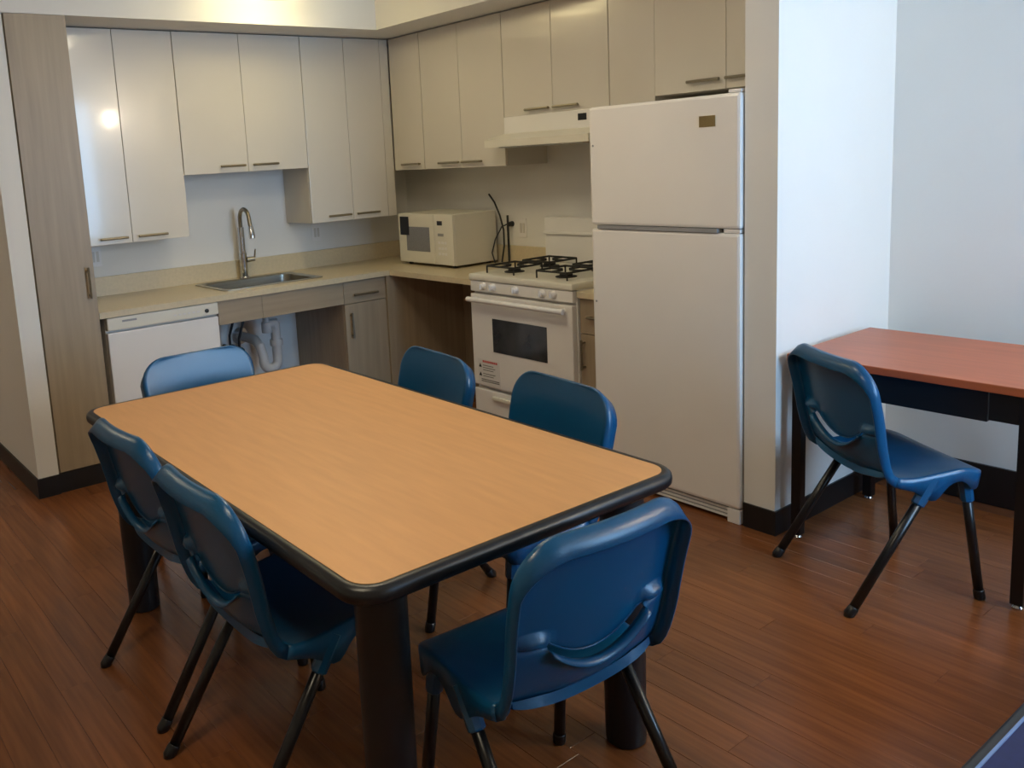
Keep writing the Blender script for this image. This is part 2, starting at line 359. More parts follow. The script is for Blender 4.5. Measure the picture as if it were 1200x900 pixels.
# sink and faucet
sk = thing('sink', 'stainless steel drop-in sink in the beige worktop', 'sink', (-1.375, -0.315, CH))
bm = bmesh.new(); ox, oy, oz = sk.location
cx, cy = (SKX0 + SKX1) / 2 - ox, (SKY0 + SKY1) / 2 - oy; hx, hy = (SKX1 - SKX0) / 2, (SKY1 - SKY0) / 2
loops = []
for ex, zz, r_ in ((0.028, 0.001, .03), (0.028, 0.005, .03), (0.004, 0.006, .05), (-0.004, -0.002, .05), (-0.010, -0.145, .06), (-0.04, -0.16, .06)):
    loops.append([bm.verts.new((cx + px, cy + py, zz)) for px, py in rrect(hx + ex, hy + ex, r_, 5)])
for a, b_ in zip(loops, loops[1:]):
    n = len(a)
    for k in range(n): bm.faces.new((a[k], a[(k + 1) % n], b_[(k + 1) % n], b_[k]))
bm.faces.new(loops[-1])
obj('basin', bm, 'steel', sk, True)
Lz('drain', 'chrome', (-1.375, -0.30, CH - .158), [(.045, 0), (.045, .004), (.03, .006), (.028, .002)], sk, 20)
fc = thing('faucet', 'tall chrome gooseneck faucet behind the sink', 'faucet', (-1.352, -0.075, CH))
Lz('base', 'chrome', (-1.352, -0.075, CH), [(.03, 0), (.03, .006), (.026, .012)], fc)
T('body', 'chrome', [(-1.352, -0.075, CH + .01), (-1.352, -0.075, 1.03), (-1.352, -0.075, 1.035), (-1.352, -0.075, 1.19)], [.024, .024, .019, .019], fc, 16)
arc = [(-1.352, -0.075, 1.185)] + [(-1.352, -0.075 - .062 * (1 - math.cos(math.radians(a))), 1.24 + .062 * math.sin(math.radians(a))) for a in range(0, 171, 10)] + [(-1.352, -0.212, 1.19)]
T('spout', 'nickel', arc, .0125, fc, 12)
T('spray_head', 'chrome', [(-1.352, -0.210, 1.20), (-1.352, -0.222, 1.14), (-1.352, -0.225, 1.125)], [.015, .019, .017], fc, 14)
lv = T('lever', 'nickel', [(-1.330, -0.085, .985), (-1.285, -0.10, .988)], [.017, .015], fc, 12)
T('lever_rod', 'chrome', [(-1.288, -0.10, .99), (-1.285, -0.115, 1.05)], [.006, .005], lv, 8)
# plumbing under the sink
dp = thing('drain_trap', 'white pvc drain trap hanging under the sink', 'pipe', (-1.33, -0.3, 0.3))
TY = -0.30
T('tailpiece', 'pvc', [(-1.345, TY, CH - .165), (-1.345, TY, .62), (-1.345, TY, .61), (-1.345, TY, .55)], [.022, .022, .032, .032], dp, 14)
bend = [(-1.287, TY, .60), (-1.287, TY, .40)] + [(-1.335 + .048 * math.cos(math.radians(a)), TY, .37 + .048 * -math.sin(math.radians(a))) for a in range(0, 181, 20)] + [(-1.383, TY, .40), (-1.39, TY + .02, .47), (-1.39, TY + .08, .50), (-1.39, 0.0, .50)]
T('trap_bend', 'pvc', bend, .03, dp, 14)
T('elbow', 'pvc', [(-1.345, TY, .60), (-1.287, TY, .60), (-1.287, TY, .57)], .031, dp, 14)
Lz('slip_nut', 'pvc', (-1.287, TY, .46), [(.038, 0), (.04, .01), (.04, .03), (.038, .04)], dp, 12)
T('wall_flange', 'chrome', [(-1.39, -0.012, .5), (-1.39, -.002, .5)], .055, dp, 16)
for i, (hx_, c) in enumerate(((-1.50, .45), (-1.44, .42))):
    hs = thing('supply_hose', 'dark flexible supply hose with valve, %s under the sink' % ('left one' if i == 0 else 'the one nearer the trap'), 'hose', (hx_, -0.1, c), 'supply hoses under the sink')
    T('hose', 'rubber', [(hx_, -0.09, c), (hx_ - .02, -0.14, c + .09), (hx_ + .01, -0.16, c + .2), (hx_ + .05, -.12, CH - .17)], .008, hs, 8)
    T('valve', 'black', [(hx_, 0, c), (hx_, -0.10, c)], [.014, .014], hs, 10)
    Lz('valve_knob', 'black', (hx_, -0.115, c), [(.02, -.015), (.027, 0), (.027, .012), (.018, .016)], hs, 12, 'Y')

# dishwasher
dw = thing('dishwasher', 'white built-in dishwasher under the left end of worktop', 'dishwasher', (-2.1, -0.31, 0))
B('body', 'appl', -2.404, -1.795, -0.585, -0.01, 0.1, 0.836, dw)
B('door', 'appl', -2.404, -1.795, -0.622, -0.586, 0.13, 0.757, dw, .006)
cpn = B('control_panel', 'cream', -2.404, -1.795, -0.632, -0.586, 0.768, 0.836, dw, .008)
B('badge', 'grey', -2.327, -2.251, -0.6335, -0.632, 0.808, 0.818, cpn)
Lz('button', 'black', (-1.864, -0.632, .798), [(.011, 0), (.011, -.006), (.008, -.008)], cpn, 16, 'Y')
for k in range(6): B('button', 'paper', -2.05 + k * .026, -2.036 + k * .026, -0.6345, -0.632, .796, .804, cpn)
B('toe_kick', 'dark', -2.404, -1.795, -0.55, -0.53, 0, .1, dw)

# ------------------------------------------------------------------ stove
SY0, SY1, SX = -1.432, -2.192, -0.66
st = thing('stove', 'white gas stove with oven between counter and refrigerator', 'stove', (-0.34, (SY0 + SY1) / 2, 0))
B('body', 'appl', SX + .03, -0.03, SY1, SY0, 0.03, 0.885, st, .003)
for fx_ in (-0.6, -0.08):
    for fy_ in (SY0 - .05, SY1 + .05): Lz('foot', 'black', (fx_, fy_, 0), [(.02, 0), (.02, .03)], st, 10)
ct = B('cooktop', 'cream', SX - .008, -0.03, SY1 - .004, SY0 + .004, 0.875, 0.912, st, .012)
cpn = B('control_panel', 'appl', SX, SX + .029, SY1 + .002, SY0 - .002, 0.815, 0.873, st, .004)
for i, ky in enumerate((-1.545, -1.62, -1.796, -1.99, -2.065)):
    k_ = Lz('knob', 'appl', (SX, ky, .848), [(.021, 0), (.021, -.006), (.017, -.01), (.015, -.026), (.012, -.028)], cpn, 18, 'X')
    B('grip', 'appl', SX - .034, SX - .026, ky - .004, ky + .004, .832, .864, k_, .002)
od = B('oven_door', 'appl', SX - .005, SX + .029, SY1 + .004, SY0 - .004, 0.29, 0.802, st, .006)
B('oven_window', 'blackglass', SX - .0075, SX - .004, -2.013, -1.608, .493, .677, od, .001)
off = root_loc(od); bm = bmesh.new(); hz = .775
tube(bm, [Vector((SX - .042, SY0 - .02, hz)) - off, Vector((SX - .042, SY1 + .03, hz)) - off], .014, 12)
for yy in (SY0 - .05, SY1 + .06): tube(bm, [Vector((SX, yy, hz)) - off, Vector((SX - .042, yy, hz)) - off], .012, 10)
obj('handle', bm, 'appl', od, True)
sl = B('warning_label', 'paper', SX - .0062, SX - .0045, -1.655, -1.475, .300, .442, od)
for k in range(10): B('red_letter', 'red', SX - .0068, SX - .006, -1.512 - k * .0132 - .0095, -1.512 - k * .0132, .424, .436, sl) if False else None
off = root_loc(od)
def dprint(name, material, y0, y1, za, zb): return B(name, material, SX - .0070, SX - .0061, y0, y1, za, zb, od)
for k in range(9): dprint('red_print', 'red', -1.515 - k * .0135 - .0095, -1.515 - k * .0135, .423, .435)
for k, zz in enumerate((.405, .392, .379, .358, .345)): dprint('text_line', 'ink', -1.515 - (.10 if k % 2 else .085), -1.515, zz, zz + .004)
for zz in (.325, .315): dprint('text_line', 'ink', -1.645, -1.50, zz, zz + .005)
for zz in (.394, .345):
    bm = bmesh.new(); prism(bm, [(-1.482 - off.y, zz - off.z), (-1.506 - off.y, zz - off.z), (-1.494 - off.y, zz + .022 - off.z)], SX - .0070 - off.x, SX - .0061 - off.x, 'X'); obj('warning_triangle', bm, 'black', od)
dr = B('drawer', 'appl', SX - .003, SX + .029, SY1 + .004, SY0 - .004, 0.06, 0.268, st, .006)
B('handle', 'cream', SX - .02, SX - .003, SY1 + .16, SY0 - .16, 0.222, 0.244, dr, .007)
bg_ = B('backguard', 'appl', -0.085, -0.022, SY1 + .0, SY0 - .015, 0.912, 1.17, st, .006)
B('shelf_lip', 'appl', -0.10, -0.084, SY1 + .0, SY0 - .015, 1.075, 1.09, bg_, .004)
for i, (bx_, by_) in enumerate(((-0.50, -1.62), (-0.50, -2.00), (-0.23, -1.62), (-0.23, -2.00))):
    bn = Lz('burner', 'iron', (bx_, by_, .912), [(.055, 0), (.055, .004), (.034, .006), (.034, .016), (.028, .02)], st, 18)
    off = root_loc(st); bm = bmesh.new(); s_ = .105
    q = [Vector((bx_ + a * s_, by_ + b_ * s_, .95)) - off for a, b_ in ((-1, -1), (1, -1), (1, 1), (-1, 1))]
    for k in range(4):
        tube(bm, [q[k], q[(k + 1) % 4]], .006, 6)
        tube(bm, [q[k] - Vector((0, 0, .038)), q[k]], .005, 6)
        mid = (q[k] + q[(k + 1) % 4]) / 2; c = Vector((bx_, by_, .95)) - off
        tube(bm, [mid, mid * .25 + c * .75], .006, 6)
    obj('grate', bm, 'iron', st, True)

# range hood
hd = thing('range_hood', 'white under-cabinet range hood above the stove', 'hood', (-0.24, -1.785, 1.58))
B('housing', 'appl', -0.34, -0.002, -2.160, -1.410, 1.655, 1.747, hd, .003)
off = root_loc(hd); bm = bmesh.new()
prism(bm, [(p - off.x, q - off.z) for p, q in ((-0.34, 1.656), (-0.49, 1.622), (-0.49, 1.585), (-0.002, 1.585), (-0.002, 1.654))], -2.162 - off.y, -1.408 - off.y, 'Y')
obj('canopy', bm, 'cream', hd)
B('switch_plate', 'black', -0.343, -0.339, -2.02, -1.963, 1.694, 1.728, hd, .001)
B('filter', 'steel', -0.44, -0.06, -2.10, -1.47, 1.578, 1.5845, hd)

# ------------------------------------------------------------------ refrigerator
FX, FY0, FY1, FH, FS = -0.737, -2.388, -3.143, 1.728, 1.204
fg = thing('refrigerator', 'white top-freezer refrigerator standing against the partition', 'refrigerator', (-0.37, (FY0 + FY1) / 2, 0))
B('body', 'fridge', FX + .075, -0.03, FY1 + .004, FY0 - .004, 0.03, FH - .012, fg, .006)
fd = B('freezer_door', 'fridge', FX, FX + .068, FY1, FY0, FS + .005, FH, fg, .013)
rd = B('fridge_door', 'fridge', FX, FX + .068, FY1, FY0, 0.065, FS - .012, fg, .013)
B('gasket', 'grey', FX + .068, FX + .075, FY1 + .012, FY0 - .012, 0.07, FH - .01, fg)
B('badge', 'gold', FX - .003, FX, -3.035, -2.962, 1.607, 1.650, fd, .001)
B('pocket_grip', 'grey', FX - .004, FX + .03, FY1 + .10, FY0 - .04, FS - .0115, FS + .004, fd)
B('hinge_cover', 'appl', FX + .005, FX + .06, FY1 + .005, FY1 + .075, FS - .011, FS + .004, rd)
B('hinge_cover', 'appl', FX + .012, FX + .10, FY1 + .004, FY1 + .06, FH, FH + .014, fd, .004)
Lz('hole_plug', 'grey', (FX, FY0 - .022, 1.56), [(.005, .001), (.005, -.0015)], fd, 10, 'X')
Lz('hole_plug', 'grey', (FX, FY0 - .022, .86), [(.005, .001), (.005, -.0015)], rd, 10, 'X')
kg = B('kick_grille', 'grey', FX + .02, FX + .05, FY1 + .05, FY0 - .01, 0.012, 0.062, fg)
for k in range(3): B('slat', 'appl', FX + .014, FX + .02, FY1 + .05, FY0 - .01, .016 + k * .016, .024 + k * .016, kg)
B('foot_cover', 'appl', FX + .004, FX + .07, FY1 + .002, FY1 + .06, 0.0, 0.062, fg, .004)
B('foot_cover', 'appl', FX + .004, FX + .07, FY0 - .06, FY0 - .002, 0.0, 0.062, fg, .004)

# ------------------------------------------------------------------ microwave
MX, MY0, MY1, MZ0, MZ1 = -0.40, -0.432, -0.985, 0.887, 1.203
mw = thing('microwave', 'cream white microwave oven on the worktop in the corner', 'microwave', (-0.21, -0.70, CH))
B('body', 'cream', MX + .015, -0.045, MY1, MY0, MZ0, MZ1, mw, .006)
for a in (-.35, -.08):
    for b_ in (MY0 - .05, MY1 + .05): Lz('foot', 'black', (a, b_, CH), [(.015, 0), (.015, .0155)], mw, 10)
md = B('door', 'cream', MX, MX + .014, -0.800, MY0 + .001, MZ0 + .004, MZ1 - .002, mw, .004)
B('window', 'greyglass', MX - .0015, MX + .001, -0.755, -0.515, .965, 1.12, md)
B('black_label', 'black', MX - .003, MX - .0016, -0.545, -0.452, 1.065, 1.183, md)
mp_ = B('control_panel', 'cream', MX, MX + .014, MY1 - .001, -0.802, MZ0 + .004, MZ1 - .002, mw, .004)
B('display', 'black', MX - .001, MX + .001, -0.885, -0.835, 1.135, 1.162, mp_)
B('button', 'grey', MX - .002, MX + .001, -0.895, -0.840, 1.068, 1.085, mp_)
for r_ in range(3):
    for c in range(3): B('button', 'appl', MX - .0015, MX + .001, -0.86 - c * .03, -0.84 - c * .03, 1.02 - r_ * .035, 1.035 - r_ * .035, mp_)
cord = thing('power_cord', 'black power cord looping up beside the microwave to the wall', 'cord', (-0.05, -1.05, CH))
T('cable', 'rubber', [(-0.02, -0.90, 1.30), (-0.03, -0.96, 1.25), (-0.035, -1.01, 1.17), (-0.035, -1.04, 1.08), (-0.04, -1.045, .98), (-0.05, -1.03, CH + .005)], .0055, cord, 8)
T('loop', 'rubber', [(-0.03, -1.07, 1.115), (-0.05, -1.04, 1.10), (-0.075, -1.003, 1.02), (-0.10, -.997, .94), (-0.09, -1.01, CH + .005)], .0045, cord, 8)
T('cable', 'rubber', [(-0.03, -1.075, 1.17), (-0.03, -1.075, 1.02), (-0.03, -1.075, CH + .005)], .007, cord, 8)
T('plug', 'black', [(0, -1.085, 1.115), (-0.035, -1.085, 1.115)], [.018, .014], cord, 10)
def outlet(label, c, axis, wv=.07, hv=.115):
    o = thing('wall_outlet', label, 'outlet', c, 'wall outlets above the counter')
    if axis == 'Y':
        p = B('plate', 'appl', c[0] - wv / 2, c[0] + wv / 2, -.006, -.0005, c[2] - hv / 2, c[2] + hv / 2, o, .002)
        for dx in (-.012, .012): B('socket', 'carcass', c[0] + dx - .008, c[0] + dx + .008, -.008, -.006, c[2] - .03, c[2] + .03, p)
    else:
        p = B('plate', 'appl', -.006, -.0005, c[1] - wv / 2, c[1] + wv / 2, c[2] - hv / 2, c[2] + hv / 2, o, .002)
        for dx in (-.012, .012): B('socket', 'carcass', -.008, -.006, c[1] + dx - .008, c[1] + dx + .008, c[2] - .03, c[2] + .03, p)
outlet('white wall outlet on sink wall beside the pantry', (-2.235, 0, 1.10), 'Y')
outlet('white wall outlet under the corner wall cabinet', (-0.77, 0, 1.10), 'Y')
outlet('white wall outlet between microwave and stove', (0, -1.178, 1.092), 'X')

# ------------------------------------------------------------------ ceiling lamp and wall lamp
def ceiling_lamp(label, x, y, zb, r_, glow):
    lp = thing('ceiling_lamp', label, 'lamp', (x, y, zb), 'round warm ceiling lamps')
    Lz('rim', 'bronze', (x, y, zb), [(r_ - .008, .0), (r_, .004), (r_, .016), (r_ - .008, .02)], lp, 36) if False else None
    bm = bmesh.new(); loops = []
    for rr, hh in ((r_ - .012, 0), (r_, 0), (r_, .014), (r_ - .012, .014)): loops.append([bm.verts.new((rr * math.cos(2 * math.pi * k / 40), rr * math.sin(2 * math.pi * k / 40), hh)) for k in range(40)])
    for q in range(4):
        a, b_ = loops[q], loops[(q + 1) % 4]
        for k in range(40): bm.faces.new((a[k], a[(k + 1) % 40], b_[(k + 1) % 40], b_[k]))
    obj('rim', bm, 'bronze', lp, True)
    Lz('diffuser', glow, (x, y, zb), [(r_ * .5, .012), (r_ - .02, .018), (r_ - .013, .03), (r_ - .013, .09)], lp, 36)
    Lz('canopy', 'bronze', (x, y, zb), [(r_ - .012, .091), (r_ - .012, .10), (.10, .10), (.10, CEIL - zb)], lp, 30)
ceiling_lamp('round warm ceiling lamp in front of the bulkhead above the sink', -1.43, -0.97, 2.428, .215, 'kitchenglow')
ceiling_lamp('round warm ceiling lamp over the floor left of the dining table', -3.5, -3.7, 2.45, .24, 'lampglow')
ceiling_lamp('round warm ceiling lamp above the dining table', -1.9, -2.4, 2.46, .20, 'diningglow')
ceiling_lamp('round warm ceiling lamp in the hallway behind the pantry wall', -4.2, 1.0, 2.45, .20, 'lampglow')
sc = thing('wall_lamp', 'small warm wall lamp beside the window', 'lamp', (-0.30, FY, 2.09))
B('backplate', 'bronze', -0.34, -0.26, FY + .0005, FY + .012, 2.09, 2.29, sc, .003)
Lz('shade', 'sconceglow', (-0.30, FY + .065, 2.13), [(.03, 0), (.045, .02), (.05, .12), (.04, .13)], sc, 20)
T('arm', 'bronze', [(-0.30, FY + .01, 2.11), (-0.30, FY + .065, 2.11), (-0.30, FY + .065, 2.13)], .008, sc)

# ------------------------------------------------------------------ dining table
TH = 0.745; TX, TY_, TA, TLh, TWh = -2.47, -2.891, -0.015, 0.910, 0.488
tb = thing('dining_table', 'long oak-topped dining table with thick black rounded edge', 'table', (TX, TY_, 0), None, TA)
bm = bmesh.new(); prism(bm, rrect(TWh - .026, TLh - .026, .055, 8), TH - .03, TH)
obj('tabletop', bm, 'tabletop', tb)
bm = bmesh.new(); loops = []
for e, zz in ((-.027, TH - .0012), (-.020, TH + .0005), (-.010, TH - .001), (-.002, TH - .008), (0, TH - .018), (-.002, TH - .03), (-.010, TH - .038), (-.027, TH - .040), (-.06, TH - .040)):
    loops.append([bm.verts.new((px, py, zz)) for px, py in rrect(TWh + e, TLh + e, .08 + e, 8)])
for a, b_ in zip(loops, loops[1:]):
    n = len(a)
    for k in range(n): bm.faces.new((a[k], a[(k + 1) % n], b_[(k + 1) % n], b_[k]))
obj('edge_band', bm, 'edge', tb, True)
bm = bmesh.new(); ix, iy = TWh - .13, TLh - .125
for s in (-1, 1): box(bm, s * ix - .012, s * ix + .012, -iy, iy, TH - .10, TH - .031); box(bm, -ix, ix, s * iy - .012, s * iy + .012, TH - .10, TH - .031)
obj('apron', bm, 'tleg', tb)
for sx_ in (-1, 1):
    for sy_ in (-1, 1):
        bm = bmesh.new(); lathe(bm, (sx_ * (TWh - .118), sy_ * (TLh - .108), 0), [(.048, 0), (.052, .004), (.053, .02), (.055, .3), (.056, TH - .04)], 32)
        obj('leg', bm, 'tleg', tb, True)

# ------------------------------------------------------------------ shell chair
def catmull(P, t):
    n = len(P) - 1; i = min(int(t * n), n - 1); f = t * n - i
    p0, p1, p2, p3 = P[max(i - 1, 0)], P[i], P[i + 1], P[min(i + 2, n)]
    return tuple(0.5 * ((2 * b) + (c - a) * f + (2 * a - 5 * b + 4 * c - d) * f * f + (3 * b - a - 3 * c + d) * f ** 3) for a, b, c, d in zip(p0, p1, p2, p3))
PROF = [(.243, .428), (.222, .446), (.16, .452), (.08, .444), (0, .434), (-.055, .434), (-.096, .450), (-.122, .495), (-.138, .555), (-.147, .615), (-.155, .68), (-.166, .75), (-.182, .824)]
raw = [catmull(PROF, k / 400) for k in range(401)]
acc = [0.0]
for a, b_ in zip(raw, raw[1:]): acc.append(acc[-1] + math.hypot(b_[0] - a[0], b_[1] - a[1]))
LEN = acc[-1]
def prof(s):
    s = max(0.0, min(LEN, s)); lo, hi = 0, 400
    while hi - lo > 1:
        md_ = (lo + hi) // 2
        if acc[md_] <= s: lo = md_
        else: hi = md_
    f = (s - acc[lo]) / max(1e-9, acc[hi] - acc[lo])
    p = (raw[lo][0] + (raw[hi][0] - raw[lo][0]) * f, raw[lo][1] + (raw[hi][1] - raw[lo][1]) * f)
    tx, tz = raw[hi][0] - raw[lo][0], raw[hi][1] - raw[lo][1]; l = math.hypot(tx, tz)
    return p, (tz / l, -tx / l) if False else p and (p, (tx / l, tz / l))[1]
def s_at_z(z):
    for k in range(400, 0, -1):
        if raw[k][1] <= z: return acc[k]
    return 0
def sstep(a, b_, v):
    t_ = max(0, min(1, (v - a) / (b_ - a))); return t_ * t_ * (3 - 2 * t_)
S_SLOT = s_at_z(.530); S_BEND = s_at_z(.452); S_BEND = acc[min(range(401), key=lambda k: math.hypot(raw[k][0] + .075, raw[k][1] - .438))]
def width(s):
    w0 = .212 + .012 * sstep(.0, .12, s) - .006 * math.exp(-((s - S_BEND) / .08) ** 2) + .006 * sstep(S_SLOT, LEN, s)
    for d, r_ in ((s, .06), (LEN - s, .095)):
        if d < r_: w0 -= r_ - math.sqrt(max(0, r_ * r_ - (r_ - d) ** 2))
    return w0
def shell_rows():
    ss = []
    n1 = 7
    for k in range(n1): ss.append(.06 * (1 - math.cos(math.pi / 2 * k / n1)))
    a = .06; b_ = S_SLOT - .013
    n2 = 22
    for k in range(n2): ss.append(a + (b_ - a) * k / n2)
    ss += [S_SLOT - .013, S_SLOT - .005, S_SLOT + .001, S_SLOT + .007, S_SLOT + .016]
    j_lo = n1 + n2 + 1; j_hi = j_lo + 2
    a = S_SLOT + .03; b_ = LEN - .095; n3 = 9
    for k in range(n3): ss.append(a + (b_ - a) * k / n3)
    n4 = 9
    for k in range(n4 + 1): ss.append(LEN - .095 * (1 - math.sin(math.pi / 2 * k / n4)))
    return ss, j_lo, j_hi
def chair_surface():
    ss, jl, jh = shell_rows(); NU = 30
    us = [math.sin(math.pi / 2 * (2 * i / NU - 1)) * .35 + .65 * (2 * i / NU - 1) for i in range(NU + 1)]
    grid = []; nor = []
    for j, s in enumerate(ss):
        row = []; nr = []
        for u in us:
            wgt = math.exp(-((s - S_SLOT) / .075) ** 2)
            su = s + (.16 * min(u * u, .34 + .06 * abs(u)) - .006) * wgt          # smile-shaped rows around the slot
            if s <= .06 or s >= LEN - .095: su = s
            p, tg = prof(su); nx, nz_ = -tg[1], tg[0]               # left normal of the profile direction
            # make the normal point to the sitter (up over the seat, forward at the back)
            nrm = (tg[1], -tg[0]) if (tg[1] * 1 + -tg[0] * 1) > 0 and False else (tg[1], -tg[0])
            # seat: direction runs backwards (-y) so (tz,-ty) = (~0, +1): up; back: runs up so (1,0): forward
            y, z = p
            back = sstep(S_BEND - .02, S_BEND + .12, su)
            conc = (.014 * (1 - back) * sstep(0, .12, su) + (.024 - .016 * sstep(S_SLOT + .05, LEN, su)) * back)
            d = conc * u * u - .008 * (1 - back) * sstep(0.02, .12, su) * (1 - u * u)
            edge = 1 - min(1, abs(u)) ** 6
            if j <= jl: d -= .011 * sstep(S_BEND, S_SLOT - .02, s) * edge      # lower back panel stands rearwards
            elif j >= jh: d += .003 * math.exp(-((s - S_SLOT - .02) / .10) ** 2) * edge
            # moulded shoulder bumps beside the slot
            if j >= jh: d -= .024 * sstep(.56, .66, abs(u)) * (1 - sstep(.82, .93, abs(u))) * math.exp(-((s - S_SLOT - .020) / .018) ** 2)
            row.append(Vector((width(s) * u, y + nrm[0] * d, z + nrm[1] * d))); nr.append(Vector((0, nrm[0], nrm[1])))
        grid.append(row); nor.append(nr)
    return ss, us, grid, nor, jl, jh
def build_chair_meshes():
    ss, us, G, Nn, jl, jh = chair_surface(); NJ = len(ss); NI = len(us)
    js = min(range(NJ), key=lambda j: abs(ss[j] - S_BEND))
    res = {}
    def flange_depth(j):
        y = prof(ss[j])[0][0]; s = ss[j]
        if s < S_BEND:
            return (.036 + .050 * math.exp(-((y - .035) / .045) ** 2) + .032 * math.exp(-((y - .19) / .035) ** 2)) * (1 - .12 * math.exp(-((s - S_BEND) / .06) ** 2))
        return .040 - .008 * math.exp(-((s - S_BEND) / .06) ** 2)
    for part, (j0, j1) in dict(seat=(0, js), backrest=(js, NJ - 1)).items():
        bm = bmesh.new(); V = {}
        for j in range(j0, j1 + 1):
            for i in range(NI): V[j, i] = bm.verts.new(G[j][i])
        for j in range(j0, j1):
            for i in range(NI - 1):
                um = abs(us[i] + us[i + 1]) / 2
                if jl <= j < jh and um < .60: continue           # the lumbar slot
                bm.faces.new((V[j, i], V[j, i + 1], V[j + 1, i + 1], V[j + 1, i]))
        # rolled flange round the outline
        path = []
        if part == 'seat': path = [(j, 0) for j in range(j1, -1, -1)] + [(0, i) for i in range(1, NI)] + [(j, NI - 1) for j in range(1, j1 + 1)]
        else: path = [(j, NI - 1) for j in range(j0, j1 + 1)] + [(j1, i) for i in range(NI - 2, -1, -1)] + [(j, 0) for j in range(j1 - 1, j0 - 1, -1)]
        prev = None
        for (j, i) in path:
            p = G[j][i]; n_ = Nn[j][i]
            outx = Vector((1 if us[i] > 0 else -1, 0, 0)) if 0 < j < NJ - 1 else Vector((0, 0, 0))
            endv = Vector((0, 0, 0))
            tgt = prof(ss[j])[1]
            k = 0.0
            if ss[j] < .06: k = -(1 - ss[j] / .06)
            if ss[j] > LEN - .095: k = 1 - (LEN - ss[j]) / .095
            out = (outx * (1 - abs(k)) + Vector((0, tgt[0], tgt[1])) * k)
            if out.length > 0: out.normalize()
            dp_ = flange_depth(j)
            chain = [V[j, i], bm.verts.new(p + out * .005 - n_ * .003), bm.verts.new(p + out * (.008 - .004 * max(k, 0)) - n_ * .013), bm.verts.new(p + out * (.009 - .030 * max(k, 0)) - n_ * (dp_ + .012 * max(k, 0)))]
            if prev:
                for a in range(3): bm.faces.new((prev[a], chain[a], chain[a + 1], prev[a + 1]))
            prev = chain
        # lips along the slot
        if part == 'backrest':
            ii = [i for i in range(NI) if abs(us[i]) < .70 and any(abs(us[min(max(i + q, 0), NI - 1)] + us[min(max(i + q + 1, 0), NI - 1)]) / 2 < .60 for q in (-1, 0))]
            for jj, dep, up in ((jl, .024, .003), (jh, .006, -.001)):
                prev = None
                for i in ii:
                    p = G[jj][i]; n_ = Nn[jj][i]
                    ch = [V[jj, i], bm.verts.new(p - n_ * dep * .5 + Vector((0, 0, up))), bm.verts.new(p - n_ * dep + Vector((0, 0, -up)))]
                    if prev:
                        for a in range(2): bm.faces.new((prev[a], ch[a], ch[a + 1], prev[a + 1]))
                    prev = ch
        bmesh.ops.recalc_face_normals(bm, faces=bm.faces)
        # consistent: sitter side = normal
        up = sum((f.normal.z + f.normal.y for f in bm.faces), 0.0)
        if up < 0: bmesh.ops.reverse_faces(bm, faces=bm.faces)
        me = bpy.data.meshes.new(part); bm.to_mesh(me); bm.free()
        for p in me.polygons: p.use_smooth = True
        me.materials.append(M['shell']); res[part] = me
    # ledge along the bottom of the back
    bm = bmesh.new(); prev = None
    for i in range(2, NI - 2):
        p = G[js + 1][i]; n_ = Nn[js + 1][i]; t_ = Vector((0, prof(ss[js + 1])[1][0], prof(ss[js + 1])[1][1])); e = .020 * (1 - abs(us[i]) ** 8)
        ch = [bm.verts.new(p - n_ * .004 + t_ * .010), bm.verts.new(p - n_ * (.006 + e) + t_ * .002), bm.verts.new(p - n_ * (.006 + e) - t_ * .004), bm.verts.new(p - n_ * .004 - t_ * .012)]
        if prev:
            for a in range(4): bm.faces.new((prev[a], ch[a], ch[(a + 1) % 4], prev[(a + 1) % 4]))
        else: bm.faces.new(ch[::-1])
        prev = ch
    bm.faces.new(prev); bmesh.ops.recalc_face_normals(bm, faces=bm.faces)
    me = bpy.data.meshes.new('rear_ledge'); bm.to_mesh(me); bm.free(); [setattr(p, 'use_smooth', True) for p in me.polygons]; me.set_sharp_from_angle(angle=math.radians(40)); me.materials.append(M['shell']); res['rear_ledge'] = me
    return res
CM = build_chair_meshes()
LEGS = []
def leg_mesh(top, foot):
    bm = bmesh.new(); tube(bm, [top, Vector(foot) + (Vector(top) - Vector(foot)).normalized() * .004], .0150, 12)
    me = bpy.data.meshes.new('leg'); bm.to_mesh(me); bm.free(); me.materials.append(M['tube'])
    for p in me.polygons: p.use_smooth = len(p.vertices) == 4
    bm = bmesh.new(); d_ = (Vector(top) - Vector(foot)).normalized()
    tube(bm, [Vector(foot) + Vector((0, 0, .0005)), Vector(foot) + Vector((0, 0, .006)), Vector(foot) + d_ * .03, Vector(foot) + d_ * .034], [.0155, .0172, .0172, .0158], 12)
    mc = bpy.data.meshes.new('glide'); bm.to_mesh(mc); bm.free(); mc.materials.append(M['tube'])
    for p in mc.polygons: p.use_smooth = len(p.vertices) == 4
    bm = bmesh.new(); t_ = Vector(top); e = t_ + (Vector(foot) - t_).normalized() * .095
    tube(bm, [t_, e - d_ * -.0, e - d_ * .004], [.022, .0205, .017], 8)
    ms = bpy.data.meshes.new('leg_socket'); bm.to_mesh(ms); bm.free(); ms.materials.append(M['shell'])
    return me, mc, ms
for sx_ in (-1, 1):
    LEGS.append(leg_mesh((sx_ * .214, .052, .436), (sx_ * .224, -.235, 0)))      # rear
    LEGS.append(leg_mesh((sx_ * .190, .178, .437), (sx_ * .216, .235, 0)))       # front
bm = bmesh.new(); tube(bm, [(-.20, .05, .405), (.20, .05, .405)], .0115, 10); tube(bm, [(-.185, .18, .405), (.185, .18, .405)], .0115, 10)
tube(bm, [(-.12, .05, .405), (-.12, .18, .405)], .009, 8); tube(bm, [(.12, .05, .405), (.12, .18, .405)], .009, 8)
FRM = bpy.data.meshes.new('under_frame'); bm.to_mesh(FRM); bm.free(); FRM.materials.append(M['tube'])
